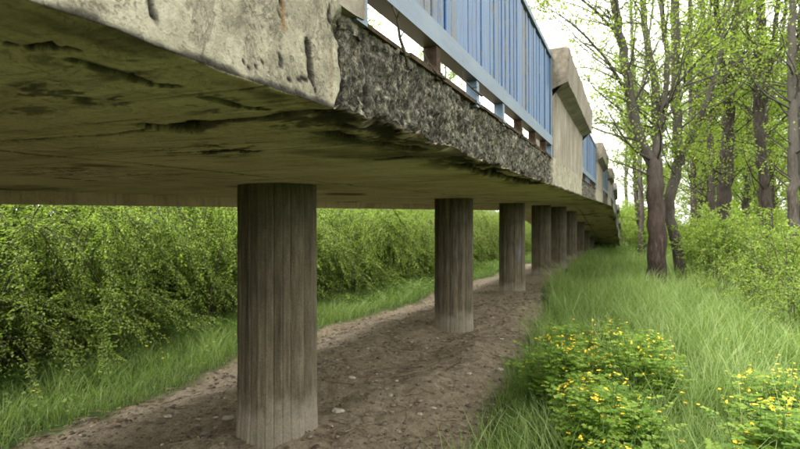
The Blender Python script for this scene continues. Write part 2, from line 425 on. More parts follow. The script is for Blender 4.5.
def segdist(P, pts):
    d = np.full(P.shape[0], 1e9)
    for a, b in zip(pts[:-1], pts[1:]):
        a = np.array(a); b = np.array(b); ab = b - a
        t = np.clip(((P - a) @ ab) / (ab @ ab), 0, 1)
        d = np.minimum(d, np.linalg.norm(P - a - t[:, None] * ab, axis=1))
    return d
ys = graded([(-9, .15, .3), (.15, 2.2, .0065), (2.2, 5.1, .011), (5.1, 12, .04), (12, 50, .3)])
sec = []                                    # (kind, x, dz from the soffit)
for t in list(np.linspace(0, 1, 38)[:-1]) + [.992, 1.0]: sec.append((0, XE, THK * (1 - t)))
xs = -np.concatenate([[.607], np.arange(.605 + .009, 1.7, .011), np.arange(1.7, 2.9, .02), np.arange(2.9, 4.90, .05)])
for x in xs: sec.append((1, x, 0))
sec += [(1, XL, 0), (2, XL - .004, -.005), (2, XL, -.122), (2, XB, -.122), (2, XB, 0), (2, XB, THK), (3, XB + .02, THK + .002), (3, -2.8, THK + .03), (3, XE - .02, THK + .002)]
kd = np.array([s[0] for s in sec]); sx = np.array([s[1] for s in sec]); sz = np.array([s[2] for s in sec])
ny, nx = len(ys), len(sec)
KD = np.broadcast_to(kd, (ny, nx)).ravel(); SX = np.broadcast_to(sx, (ny, nx)).ravel().copy()
DZ = np.broadcast_to(sz, (ny, nx)).ravel().copy(); YY = np.repeat(ys, nx)
fz = (KD == 0); sf = (KD == 1)
rz_ = np.zeros(ny * nx); dirt = np.zeros(ny * nx); rust = np.zeros(ny * nx)
wv = .09 * fbm(YY * 9, DZ * 16, oct=4, seed=3)
rz_[fz] = rail_soft(YY, wv)[fz]
dx = np.zeros(ny * nx); dz2 = np.zeros(ny * nx)
# rough zone relief
rr = fbm(YY * 30, DZ * 24, oct=5, seed=12, gain=.66); r2 = fbm(YY * 5, DZ * 6, oct=3, seed=15)
prof = np.sin(np.clip(DZ / THK, 0, 1) * math.pi) ** .35
dx[fz] += (rz_ * (rr * .062 + r2 * .030 - .024) )[fz]
dx[fz] += ((1 - rz_) * (.006 * fbm(YY * 9, DZ * 9, oct=4, seed=18)))[fz]
# eroded bottom arris and top edge
low = sst(.05, 0, DZ) * fz; top = sst(THK - .05, THK, DZ) * fz
chunk = np.clip(fbm(YY * 4.5, YY * 0, oct=5, seed=25, gain=.65) + .08, 0, 1)
dz2 += low * (rz_ * .055 + .012) * chunk
dz2 -= top * rz_ * .10 * np.clip(fbm(YY * 7, YY * 0 + 4, oct=5, seed=27, gain=.65) + .10, 0, 1)
dx -= low * rz_ * .03 * chunk
# dirt along the lower edge of the painted band
dirt += fz * (1 - rz_) * sst(.013, 0, DZ - .018 * fbm(YY * 20, YY * 0, oct=3, seed=30)) * .85
# cracks in the painted band
F2 = np.stack([YY, DZ], 1)
def fcrack(pts, wid, amp, stain=0, rs=0):
    global dirt, rust
    q = [on_fascia(*p) for p in pts]
    m_ = fz & (YY < 5)
    wob = .010 * fbm(YY[m_] * 30, DZ[m_] * 30, oct=3, seed=33) * 2
    d = segdist(F2[m_], q) + wob * .4
    f = sst(wid, wid * .3, d); dx[m_] -= amp * f
    dirt[m_] = np.maximum(dirt[m_], f)
    if stain: dirt[m_] = np.maximum(dirt[m_], .45 * sst(wid * stain, wid, d))
def frust(px0, py0, py1, wid, a=.8):
    p = on_fascia(px0, py0); q = on_fascia(px0 + 2, py1); m_ = fz & (YY < 5)
    d = segdist(F2[m_], [p, q]) + .006 * fbm(YY[m_] * 40, DZ[m_] * 40, oct=3, seed=35)
    rust[m_] = np.maximum(rust[m_], a * sst(wid, 0, d))
fcrack([(307, 42), (309, 58), (311, 76)], .0075, .014, 1.8)
fcrack([(311, 76), (316, 92)], .004, .006)
fcrack([(288, 80), (311, 78)], .003, .004)
fcrack([(374, 34), (373, 60), (374, 108)], .010, .02, 1.5)
fcrack([(349, 22), (346, 60), (347, 112)], .012, .015, 1.8)
fcrack([(262, 62), (278, 52), (282, 44)], .002, .003)
fcrack([(258, 66), (250, 68), (243, 60)], .002, .003)
fcrack([(281, 64), (282, 60), (279, 53)], .003, .004, 2)
fcrack([(150, -6), (151, 4), (155, 17)], .0045, .008, 1.6)
fcrack([(280, 0), (279, 12), (283, 22)], .004, .006)
fcrack([(330, 5), (328, 18), (335, 28)], .004, .006)
frust(282, 2, 28, .012); frust(330, 48, 62, .007, .7); frust(331, 60, 100, .010, .22)
# soffit
m_ = sf
P2 = np.stack([SX, YY], 1)
bl = np.floor(YY / .16 + .3 * np.sin(np.floor(SX / .9)))          # shutter boards across the deck
bo = (hash3(bl.astype(np.int64), np.floor(SX / 2.1 + bl * .37).astype(np.int64), bl.astype(np.int64) * 0, 5) - .5)
fr = np.mod(YY + .012 * np.sin(SX * 2.3), .16) / .16
dz2[m_] += (bo * .004)[m_] + (.010 * fbm(SX * 2.2, YY * 3, oct=5, seed=44))[m_]
dz2[m_] += (.007 * sst(.04, 0, np.abs(fr - .5) * 0 + np.minimum(fr, 1 - fr)))[m_]
def scrack(pts, wid, amp, near=True, stain=0, nz=1.0):
    q = [on_soffit(*p) for p in pts]
    mm = sf & (YY < 13)
    d = segdist(P2[mm], q) * .8 + nz * wid * 1.5 * fbm(SX[mm] * 18, YY[mm] * 18, oct=4, seed=46)
    f = sst(wid, wid * .84, d); dz2[mm] += 1.3 * amp * f * (.7 + .6 * (fbm(SX[mm] * 40, YY[mm] * 40, oct=3, seed=48) + .5))
    dirt[mm] = np.maximum(dirt[mm], f * .95)
    if stain: dirt[mm] = np.maximum(dirt[mm], .5 * sst(wid * stain, wid, d))
scrack([(-5, 142), (60, 138.5), (120, 134.5), (165, 127)], .010, .02, nz=.5)
scrack([(156, 127), (176, 129), (190, 128), (205, 123)], .030, .045, stain=1.6)
scrack([(205, 122.5), (230, 121), (262, 118), (282, 116)], .012, .03, stain=2)
scrack([(282, 115.5), (300, 113), (318, 112)], .016, .035, stain=2)
scrack([(74, 60), (98, 67), (122, 74), (150, 83), (172, 85)], .010, .014, stain=1.6)
scrack([(208, 98), (222, 101), (240, 107), (262, 110)], .009, .016, stain=2.2)
scrack([(205, 152), (235, 150), (255, 151)], .03, .008)
scrack([(10, 44), (30, 49), (60, 50)], .004, .006)
scrack([(240, 90), (262, 86)], .004, .006)
scrack([(330, 133), (352, 142), (372, 145)], .03, .03, stain=2)
scrack([(372, 145), (400, 148), (418, 150)], .03, .03, stain=2)
scrack([(380, 160), (418, 157)], .03, .012)
scrack([(455, 166), (500, 176)], .06, .03); scrack([(500, 176), (535, 184)], .06, .03)
def smottle(px, py, rx, ry, a):
    global dirt
    c0 = on_soffit(px, py); c1 = on_soffit(px + rx, py); c2 = on_soffit(px, py + ry); mm = sf & (YY < 13)
    E1, E2 = c1 - c0, c2 - c0; Mi = np.linalg.inv(np.stack([E1, E2], 1)); uv = (P2[mm] - c0) @ Mi.T
    r_ = np.hypot(uv[:, 0], uv[:, 1]); nn = fbm(SX[mm] * 16, YY[mm] * 26, oct=5, seed=60, gain=.7) + .5
    dirt[mm] = np.maximum(dirt[mm], a * sst(1.15, .5, r_) * sst(.50, .60, nn) * .62)
for mo in [(45, 92, 50, 12, .75), (105, 97, 45, 12, .85), (20, 110, 40, 8, .5), (210, 104, 40, 14, .6), (165, 104, 30, 8, .6), (225, 150, 40, 8, .8), (60, 172, 60, 6, .7),
           (70, 60, 50, 8, .5), (300, 122, 45, 8, .9), (180, 152, 40, 5, .6), (30, 190, 50, 4, .6), (345, 138, 40, 10, .8), (420, 152, 40, 8, .8), (120, 75, 35, 7, .5), (140, 176, 50, 4, .5)]: smottle(*mo)
bd = np.minimum(fr, 1 - fr); dirt = np.maximum(dirt, sf * sst(.06, .01, bd) * sst(-.05, .2, fbm(SX * 2.5, YY * 2.5, oct=3, seed=62)) * .6)
scrack([(12, 47), (30, 49), (55, 47), (75, 51)], .006, .006)
scrack([(60, 178), (100, 181)], .02, .006)
scrack([(148, 126), (168, 131), (184, 131), (186, 126), (200, 123)], .03, .03)
# long shutter seam
yy_ = P2[:, 1]; sx0 = on_soffit(280, 178)[0]
sd_ = np.abs(SX - sx0 - .03 * fbm(YY * 2, YY * 0, oct=3, seed=50)); f = sst(.016, .006, sd_) * sf
dz2 += .012 * f; dirt = np.maximum(dirt, f * .8)
# crumbling band next to the edge under the rail zone
eb = sf * sst(-1.05, -.62, SX) * rail_soft(YY, wv); n = fbm(SX * 9, YY * 5, oct=5, seed=52, gain=.6)
dz2 += eb * .05 * np.clip(n + .02, 0, .5); dirt = np.maximum(dirt, eb * sst(-.05, .16, n) * .9)
dz2 += sf * sst(-.66, -.605, SX) * (rz_ * 0 + rail_soft(YY, wv) * .055 + .012) * chunk
eb2 = sf * sst(-.80, -.61, SX) * sst(-.1, .3, fbm(SX * 14, YY * 9, oct=4, seed=55)); dirt = np.maximum(dirt, eb2 * .5)
nl = fbm(SX * 1.3, YY * 1.1, oct=4, seed=58); dirt = np.maximum(dirt, sf * sst(.14, .30, nl) * .5)
V = np.stack([SX + dx, YY, soffit(YY) + DZ + dz2], 1)
Fd = grid_faces(ny, nx, close=True)
dm_ = mesh('deck', V, Fd, M_deck, {'rough': rz_, 'dirt': np.clip(dirt, 0, 1), 'rust': rust, 'soff': ((KD == 1) | (KD == 2)).astype(float)}, True)
link('deck', dm_, bridge)

# pillars
def pillar(Y, seed, detail):
    r_ = np.random.default_rng(seed)
    g = float(np.mean(ground([PX, PX + .3, PX - .3, PX], [Y, Y, Y, Y - .3])))
    zt = float(soffit(Y)) + .02
    n = 30; nseg = n * (6 if detail else 3)
    h = zt - g + .35; rows = max(3, int(h / (.03 if detail else .25)))
    th = np.arange(nseg) / nseg * 2 * math.pi; k = (np.arange(nseg) // (nseg // n))
    wid = r_.normal(0, .0035, n); bv = r_.random(n)
    fr = (np.arange(nseg) % (nseg // n)) / (nseg // n)
    Rr = .300 + wid[k] - .005 * (np.minimum(fr, 1 - fr) < .12)
    zs = np.linspace(-.35, zt - g, rows)
    T, Zz = np.meshgrid(th, zs)
    nz = fbm(np.cos(T) * 9 + seed * 3, np.sin(T) * 9, Zz * 5, oct=4, seed=70)
    Rm = Rr[None, :] + nz * .014 - .012 * np.clip(fbm(np.cos(T) * 5, np.sin(T) * 5 + seed, Zz * 2.5, oct=4, seed=72) - .10, 0, 1)
    Rm = Rm + .012 * sst(.25, .0, Zz + .1 * nz)
    pm = np.zeros_like(T)
    if seed in (103, 104, 106):
        ang, hz, hw, hh_ = {103: (R(8), 1.30, .28, .16), 104: (R(-40), 1.0, .5, .2), 106: (R(-35), .45, .5, .35)}[seed]
        da = np.abs(np.mod(T - ang + math.pi, 2 * math.pi) - math.pi)
        pm = .55 * sst(1.1, .5, np.hypot(da / hw, (Zz - hz) / hh_)) * sst(-.12, .08, fbm(np.cos(T) * 7, np.sin(T) * 7, Zz * 7, oct=4, seed=75))
    V = np.stack([np.cos(T) * Rm, np.sin(T) * Rm, Zz], -1).reshape(-1, 3)
    me = mesh('pillar', V, grid_faces(len(zs), nseg, True), M_pillar, {'v': np.tile(bv[k], len(zs)), 'paint': pm.ravel()}, False)
    return link('pillar', me, bridge, (PX, Y, g), )
pil_y = [PY0 + PDY * i for i in range(-2, 10)]
for i, y in enumerate(pil_y):
    if float(soffit(y)) - float(ground(PX, y)) > .5: pillar(y, 100 + i, i in (2, 3))

# parapet blocks and railings, near side (sgn=1) and far side (sgn=-1)
def xm(x, sgn): return x if sgn > 0 else (XE + XB) - x     # mirror across the deck
def block_mesh(L_, hw, seed):
    # wall flush with the fascia, flared box on top; local y along the deck, x outward
    r_ = np.random.default_rng(seed)
    prof = [(-.20, 0), (0.0, 0), (0.0, .61), (.125, .66), (.135, .95), (.10, .962), (-.20, .955)]
    P = []
    for a, b in zip(prof, prof[1:] + prof[:1]):
        n = max(2, int(math.dist(a, b) / .035))
        for t in np.arange(n) / n: P.append((a[0] + (b[0] - a[0]) * t, a[1] + (b[1] - a[1]) * t))
    P = np.array(P); ysl = np.concatenate([[0.0], np.linspace(.008, L_ - .008, int(L_ / .05)), [L_]])
    c = P.mean(0)
    V = []; A = []
    for i, y in enumerate(ysl):
        q = P.copy()
        if i in (0, len(ysl) - 1): q = c + (q - c) * .985
        d = .012 * fbm(q[:, 0] * 9 + seed, np.full(len(q), y * 9), q[:, 1] * 9, oct=4, seed=80) + .018 * fbm(q[:, 0] * 2 + seed, np.full(len(q), y * 2), q[:, 1] * 2, oct=2, seed=84)
        edge_ = 0
        q = q + (q - c) / (np.linalg.norm(q - c, axis=1)[:, None] + 1e-6) * d[:, None]
        V.append(np.stack([q[:, 0], np.full(len(q), y), q[:, 1]], 1))
        st_ = np.where(q[:, 1] > .62, .45, .05) + (.6 if (y < .02 or y > L_ - .02) else 0) + .25 * (q[:, 1] > .93)
        A.append(st_)
    n = len(P); F = grid_faces(len(ysl), n, True)
    V = np.concatenate(V); A = np.concatenate(A)
    # end caps as quads fanned from a centre strip
    caps = []
    for base, y in ((0, 0.0), ((len(ysl) - 1) * n, L_)):
        ci = len(V); V = np.vstack([V, [[-.09, y, .45]]]); A = np.append(A, .6)
        for j in range(0, n, 2): caps.append([ci, base + j, base + (j + 1) % n, base + (j + 2) % n])
    return mesh('parapet', V, np.vstack([F, np.array(caps)]), M_parapet, {'v': np.clip(A, 0, 1)}, False)
blk_me = [block_mesh(3.32, 0, s) for s in (1, 2)]
def skew(o, Y0, L_): # follow the gradient of the deck
    s0, s1 = float(soffit(Y0)), float(soffit(Y0 + L_)); o.rotation_euler.x = math.atan2(s1 - s0, L_)

# railing meshes (local origin: deck edge line, y along, z from fascia top)
SW, SP = .0640, .0665
LR = 3.64
def slat_me(z0, z1):
    q = Q(); t = .011
    n = 4
    zz = np.linspace(z0, z1, n)
    # slightly bevelled board, 12 side quads + ends
    sec_ = np.array([(-t, -SW/2), (t-.003, -SW/2), (t, -SW/2+.004), (t, SW/2-.004), (t-.003, SW/2), (-t, SW/2)])
    V = np.concatenate([np.stack([sec_[:, 0], sec_[:, 1], np.full(6, z)], 1) for z in (z0, z1)])
    F = [[i, (i+1) % 6, (i+1) % 6 + 6, i+6] for i in range(6)] + [[0, 5, 4, 1], [1, 4, 3, 2], [6, 7, 10, 11], [7, 8, 9, 10]]
    q.add(V, F); return q.mesh('slat', M_slat)
SLAT = [slat_me(.178, .851), slat_me(.178, .849)]
q = Q(); q.box(-.030, .030, 0, LR, .099, .175); BEAM = q.mesh('lower_rail', M_beam)
q = Q(); q.box(-.030, .030, 0, LR, .853, .890); TOPR = q.mesh('top_rail', M_beam)
q = Q(); q.box(-.02, .02, 0, LR, .48, .52); MIDR = q.mesh('back_rail', M_beam)
def stub_me(mat):
    q = Q(); q.box(-.024, .024, -.022, .022, -.015, .098); q.box(-.029, .029, -.032, .032, -.002, .012); return q.mesh('stub_post', mat)
STUB = [stub_me(M_rust), stub_me(M_beam)]
q = Q()
for k in range(int(LR / SP)): q.box(-.011, .011, SP * (k + .5) - SW / 2, SP * (k + .5) + SW / 2, .178, .85, random.random())
SLATS_JOINED = q.mesh('slats', M_slat)
q = Q(); q.box(-.027, .027, -.03, .03, -.01, .852); ENDP = q.mesh('end_post', M_beam)
XR = XE - .032
q = Q()
for k_ in range(12):
    q.box(-.030, .020 + .008 * random.random(), LR * k_ / 12, LR * (k_ + 1) / 12 - .003, -.010 + .005 * random.random(), .004 + .008 * random.random())
STRIP = q.mesh('ledge_strip', M_rust)
def railing(Y0, side, single):
    zt = float(soffit(Y0)) + THK
    x = XR if side > 0 else XE + XB - XR
    rl = link('railing', None, bridge, (x, Y0, zt)); skew(rl, Y0, LR)
    b = link('lower_rail', BEAM, rl); link('top_rail', TOPR, rl); link('back_rail', MIDR, rl, (-.034 * side, 0, 0)); link('ledge_strip', STRIP, rl, None, 0, (side, 1, 1))
    ri = np.random.default_rng(abs(int(Y0 * 10)) + 50)
    ns = int(LR / SP)
    if single:
        for k in range(ns):
            o = link('slat', SLAT[k % 2], rl, ((ri.random() - .5) * .006 + (.007 if ri.random() < .3 else 0), SP * (k + .5), -.004 * ri.random()))
            o.rotation_euler.z = (ri.random() - .5) * .10
    else:
        tag(link('slat', SLATS_JOINED, rl), kind='stuff')
    k = 0; y = .565
    while y < LR - .1:
        link('stub_post', STUB[1 if k in (1, 2) else 0], rl, (0, y, 0)); y += .54; k += 1
    link('end_post', ENDP, rl, (0, -.032, 0)); link('end_post', ENDP, rl, (0, LR - .04, 0))
nrep = 0
y = 1.105 - 14.0
while y < 47:
    if y + LR > -9:
        for sd2 in (1, -1):
            if y + .01 > -9: railing(y + .13, sd2, sd2 > 0 and -1 < y < 18)
    yb = y + 3.79
    if yb > -9 and yb < 44:
        for sd2 in (1, -1):
            me = blk_me[nrep % 2]; nrep += 1
            o = link('parapet', me, bridge, (XE if sd2 > 0 else XB, yb, float(soffit(yb)) + THK - .006))
            if sd2 < 0: o.location.y += 3.32
            s0, s1 = float(soffit(yb)), float(soffit(yb + 3.2)); a = math.atan2(s1 - s0, 3.2)
            if sd2 > 0: o.rotation_euler.x = a
            else: o.rotation_euler = (-a, 0, math.pi); o.location.z += (s1 - s0)
    y += 7.0

# ------------------------------------------------------------------ plants: generators
def leaf_dirs(n, bias=(0, 0, 0), s=1.0):
    return rng.normal(0, s, (n, 3)) + np.array(bias)

def grow_tree(stems, nbr=26, br_len=(1.0, 2.4), leaf=.055, nleaf=16, bark=None, leafm=None, up=.35, zmin=1.6, sub=5, origin=None, dens=1.0, sides=8, biasx=0.0, lo_tw=0):
    """stems: list of (points, radii) in local coords; returns trunk mesh, crown mesh"""
    tq, lq = Q(), Q()
    tips = []
    for P, r in stems:
        P = np.asarray(P, float); r = np.asarray(r, float)
        # resample with wobble
        L_ = np.concatenate([[0], np.cumsum(np.linalg.norm(np.diff(P, axis=0), axis=1))])
        m_ = max(6, int(L_[-1] / .22)); t = np.linspace(0, L_[-1], m_)
        Pp = np.stack([np.interp(t, L_, P[:, k]) for k in range(3)], 1); rr = np.interp(t, L_, r)
        if m_ > 8:
            ker = np.array([.25, .5, .25])
            for _ in range(3):
                for k in range(3): Pp[1:-1, k] = np.convolve(Pp[:, k], ker, 'same')[1:-1]
        Pp[1:-1] += rng.normal(0, .012, (m_ - 2, 3)) * (rr[1:-1, None] / .1 + .3)
        tq.tube(Pp, rr, sides, wob=.14)
        ztop = Pp[:, 2].max()
        nb = int(nbr * L_[-1] / 6)
        for b in range(nb):
            i = rng.integers(1, m_)
            if Pp[i, 2] < zmin or rr[i] > .5: continue
            az = rng.random() * 2 * math.pi
            d = np.array([math.cos(az) + biasx, math.sin(az), up + rng.random() * .8]); d /= np.linalg.norm(d)
            ln = rng.uniform(*br_len) * (.6 + .6 * (1 - i / m_)); r0 = min(rr[i] * .45, .008 + .008 * ln)
            n = 7; q_ = [Pp[i]]
            dd = d.copy()
            for k in range(n):
                dd = dd + rng.normal(0, .14, 3) + np.array([0, 0, -.02]); dd /= np.linalg.norm(dd); q_.append(q_[-1] + dd * ln / n)
            q_ = np.array(q_); tq.tube(q_, np.linspace(r0, .004, n + 1), 5)
            for s_ in range(sub):
                j = rng.integers(2, n + 1); d2 = dd * .5 + rng.normal(0, .6, 3) + np.array([0, 0, .1]); d2 /= np.linalg.norm(d2)
                l2 = ln * rng.uniform(.2, .45); e = q_[j] + d2 * l2; mid = (q_[j] + e) / 2 + rng.normal(0, .04, 3)
                tq.tube(np.array([q_[j], mid, e]), [.006, .004, .002], 4)
                tips.append((q_[j], e))
            tips.append((q_[n - 2], q_[n]))
    Ps = []; Ds = []
    for a, b in tips:
        k = max(2, int(nleaf * dens * rng.uniform(.4, 1.5)))
        t = rng.uniform(.15, 1.08, (k, 1)); Ps.append(a + (b - a) * t + rng.normal(0, .075, (k, 3)))
        Ds.append((b - a)[None, :] / (np.linalg.norm(b - a) + 1e-6) * .6 + rng.normal(0, .7, (k, 3)) + np.array([0, 0, -.25]))
    lq.leaves(np.concatenate(Ps), leaf, np.concatenate(Ds), .8, .6)
    return tq.mesh('trunk', bark, True), lq.mesh('crown', leafm)

def shrub_mesh(nc, h, spread, leaf, leafm, bias=(0, 0), ns=12, nl=18, droop=1.0, tilt=.35, lw=.42, lowstart=.25, low=0.0, wild=.45, slen=1.0):
    tq, lq = Q(), Q()
    Ps, Ds = [], []
    for c in range(nc):
        az = rng.random() * 2 * math.pi; d = np.array([math.cos(az) + bias[0], math.sin(az) + bias[1]]); d = d / (np.linalg.norm(d) + .3)
        b0 = np.array([*(rng.normal(0, .22, 2) * spread), 0]); hh = h * (rng.uniform(.12, .5) if rng.random() < low else rng.uniform(.45, 1.1)); sp = spread * rng.uniform(.45, 1.15)
        t = np.linspace(0, 1, 11)
        x = sp * t ** 1.5; z = hh * (np.sin(t * math.pi * .62) / math.sin(math.pi * .5)) - droop * .35 * hh * t ** 4
        P = b0 + np.stack([d[0] * x, d[1] * x, z], 1) + np.cumsum(rng.normal(0, .018, (11, 3)), 0)
        P[:, 2] = np.maximum(P[:, 2], .02)
        tq.tube(P, np.linspace(.009, .002, 11), 5)
        for s_ in range(ns):
            u = rng.uniform(lowstart, 1.0); i = min(9, int(u * 10)); f = u * 10 - i; a = P[i] * (1 - f) + P[i + 1] * f
            T = P[i + 1] - P[i]; T /= np.linalg.norm(T) + 1e-9
            dd = T * .9 + rng.normal(0, wild, 3) + np.array([0, 0, -.15 * droop]); dd /= np.linalg.norm(dd); l2 = rng.uniform(.18, .5) * spread * .5 * slen
            e = a + dd * l2 + np.array([0, 0, -.10 * droop * l2]);
            tq.tube(np.array([a, (a + e) / 2 + [0, 0, .02], e]), [.004, .003, .0015], 3)
            k = rng.integers(int(nl * .6), int(nl * 1.3)); tt = np.linspace(.05, 1.05, k)[:, None]
            sd_ = np.cross(dd, [0, 0, 1.0]); sd_ /= np.linalg.norm(sd_) + 1e-9
            sg = np.where(np.arange(k) % 2 == 0, 1, -1)[:, None]
            Ps.append(a + (e - a) * tt + np.array([0, 0, .02]) * np.sin(tt * math.pi) + rng.normal(0, .012, (k, 3)))
            Ds.append(dd * .6 + sd_ * sg * .8 + rng.normal(0, .25, (k, 3)) + np.array([0, 0, -.12]))
    lq.leaves(np.concatenate(Ps), leaf, np.concatenate(Ds), tilt, lw)
    return tq.mesh('stems', M_twig, True), lq.mesh('foliage', leafm)

# ------------------------------------------------------------------ hedge of arching shrubs behind the bridge
hp = [shrub_mesh(64, 2.55, 1.75, .036, M_hedge, bias=(1.0, .3), ns=20, nl=34, lowstart=.10, low=.35, lw=.5, droop=1.25, tilt=.3, wild=.36, slen=1.5) for _ in range(3)]
k = 0
HL = 'dense arching green shrub with drooping leafy sprays in the hedge behind the pillars'
def pxof(x, y): return 400 + FPX * (x * ct + y * st) / max(.1, -x * st + y * ct)
def hedge_label(x, y):
    p = pxof(x, y)
    for lim, lab in ((70, 'arching green hedge shrub at the left edge of the photo'), (150, 'arching hedge shrub midway between the left edge and the nearest pillar'), (235, 'drooping hedge shrub just left of the nearest pillar'),
                     (320, 'hedge shrub hidden in part by the nearest pillar'), (380, 'arching hedge shrub just right of the nearest pillar'), (440, 'arching hedge shrub just left of the second pillar'), (505, 'hedge shrub seen between the second and third pillars')):
        if p < lim: return lab
    return 'distant hedge shrub glimpsed between the far pillars'
def place_shrub(protos, loc, rz, sc, name, label, cat, group):
    st_, fo = protos
    t = thing(name, loc, label, cat, group, rz, sc)
    link('stems', st_, t); tag(link('foliage', fo, t), kind='stuff'); return t
y = -1.0
while y < 44:
    x = -7.35 + rng.uniform(-.35, .35)
    place_shrub(hp[k % 3], (x, y, float(ground(x, y)) - .03), rng.uniform(-.45, .45), (rng.uniform(.85, 1.15), rng.uniform(.9, 1.15), rng.uniform(.8, 1.08)), 'hedge_shrub', hedge_label(x, y), 'shrub', 'arching shrubs in the hedge behind the pillars')
    k += 1; y += 1.0 + .3 * rng.random() + (.02 * max(y, 0))
y = -1.0
while y < 46:
    x = -8.6 + rng.uniform(-.3, .3)
    place_shrub(hp[(k + 1) % 3], (x, y, float(ground(x, y)) - .03), rng.uniform(-1, 1), rng.uniform(1.0, 1.3), 'hedge_shrub', 'tall green shrub at the back of the hedge beyond the pillars', 'shrub', 'taller shrubs at the back of the hedge')
    k += 1; y += 1.7 + .02 * max(y, 0)

y = -1.0
while y < 46:
    x = -10.2 + rng.uniform(-.3, .3)
    place_shrub(hp[(k + 2) % 3], (x, y, float(ground(x, y)) - .03), rng.uniform(-1, 1), rng.uniform(1.25, 1.55), 'hedge_shrub', 'tallest green shrub rising over the hedge from behind', 'shrub', 'tallest shrubs behind the hedge')
    k += 1; y += 2.1 + .03 * max(y, 0)

# ------------------------------------------------------------------ trees on the right
def stem(*pts):         # (px, py, depth, radius)
    return [at(p[0], p[1], p[2]) for p in pts], [p[3] for p in pts]
def real_tree(stems, label, bark, base, leafm=M_tleaf, name='tree', group=None, **kw):
    g = float(ground(base[0], base[1]))
    o = np.array([base[0], base[1], g])
    st2 = [(np.array(P) - o, r) for P, r in stems]
    st2[0][0][0][2] = -.15
    tm, cm = grow_tree(st2, bark=bark, leafm=leafm, **kw)
    t = thing(name, tuple(o), label, 'tree', group); link('trunk', tm, t); link('crown', cm, t); return t
D = 13.5
b = at(656, 290, D)
real_tree([stem((656, 292, D, .27), (656, 262, D, .23), (657, 220, D, .21), (656, 190, D, .20), (655, 168, D, .19)),
           stem((656, 172, D, .16), (648, 150, D, .13), (634, 128, D - .2, .12), (627, 70, D - .3, .11), (614, 0, D - .5, .09), (600, -90, D - .8, .06), (590, -170, D - 1, .02)),
           stem((630, 100, D - .25, .05), (612, 66, D - .8, .035), (590, 40, D - 1.3, .025), (566, 18, D - 1.8, .015), (540, 4, D - 2.2, .006)),
           stem((622, 40, D - .4, .045), (600, 14, D - 1, .03), (572, -8, D - 1.6, .018), (545, -18, D - 2, .006)),
           stem((652, 160, D, .04), (632, 150, D - .6, .025), (612, 120, D - 1, .015), (600, 96, D - 1.3, .006)),
           stem((656, 172, D, .14), (657, 140, D + .2, .12), (656, 84, D + .3, .10), (644, 28, D + .4, .08), (640, -60, D + .4, .06), (644, -190, D + .4, .02)),
           stem((657, 150, D + .2, .09), (664, 110, D, .075), (668, 60, D - .2, .065), (660, 0, D - .2, .05), (664, -110, D - .2, .02))],
          'nearest tree on the right, red-brown peeling trunk forking into grey stems', M_barkr, b, nbr=30, br_len=(1.2, 3.0), biasx=-.4, nleaf=15, leaf=.06, dens=1.35, zmin=2.7)
D = 15
b = at(672, 272, D)
real_tree([stem((684, 275, D, .17), (678, 250, D, .15), (671, 226, D, .14), (668, 205, D, .14), (674, 182, D, .14), (680, 150, D, .13)),
           stem((680, 165, D, .13), (677, 130, D, .13), (676, 90, D, .125), (675, 0, D, .115), (680, -90, D, .08), (676, -190, D, .02)),
           stem((681, 160, D, .10), (692, 138, D, .09), (705, 106, D - .2, .08), (716, 70, D - .3, .07), (722, 40, D - .4, .05), (740, -40, D - .5, .03), (748, -90, D - .5, .01))],
          'bent dark-based tree with pale straight stem just right of the forked peeling tree', M_bark, b, nbr=26, br_len=(1, 2.6), nleaf=15, leaf=.06, dens=1.35, zmin=2.7)
D = 17
b = at(724, 262, D)
real_tree([stem((722, 264, D, .24), (723, 240, D, .22), (725, 190, D, .21), (729, 130, D, .18), (730, 100, D, .16)),
           stem((730, 110, D, .15), (733, 60, D, .13), (738, 0, D, .11), (741, -80, D, .07), (745, -180, D, .02)),
           stem((729, 118, D, .11), (722, 60, D, .10), (715, 0, D, .085), (706, -90, D, .05), (700, -160, D, .02))],
          'stout dark tree splitting in two high up, right of the bent pale-stemmed tree', M_barkd, b, nbr=28, br_len=(1.2, 3.0), nleaf=14, leaf=.06, dens=1.35, zmin=2.7)
for (px, D, r, lab, bk, tx, lean) in [
    (708, 20, .12, 'slim dark trunk between the bent tree and the stout dark tree', M_barkd, 704, 4),
    (776, 16, .15, 'leaning dark tree near the right edge behind the leafy shrubs', M_barkd, 757, -8),
    (793, 14, .13, 'upright grey-brown tree at the right edge of the photo', M_bark, 792, 0),
    (694, 24, .13, 'thin upright tree far behind the bent pale-stemmed tree', M_barkd, 690, 0),
    (756, 22, .14, 'slender tree behind and right of the stout dark tree', M_barkd, 765, 5),
    (640, 30, .13, 'slim distant tree left of the forked peeling tree', M_bark, 632, 2),
    (812, 15, .15, 'tall tree just outside the right edge leaning in with its branches', M_bark, 800, -6)]:
    b = at(px, 270, D); gz = float(ground(b[0], b[1])); yb = 224.5 - (gz - CZ) * FPX / D
    real_tree([stem((px, yb, D, r * 1.2), (px + lean, 220, D, r), ((px + tx) / 2 + lean, 130, D, r * .9), (tx, 50, D, r * .75), (tx - lean, -60, D, r * .5), (tx, -170, D, .02)),
               stem(((px + tx) / 2 + lean * .7, 120, D, r * .6), (tx + 14, 60, D, r * .5), (tx + 24, -20, D, r * .4), (tx + 22, -110, D, .015))],
              lab, bk, b, leafm=M_tleaf2 if px % 2 else M_tleaf, nbr=20, br_len=(1.2, 3.0), nleaf=10, leaf=.06, dens=1.7, zmin=2.4)

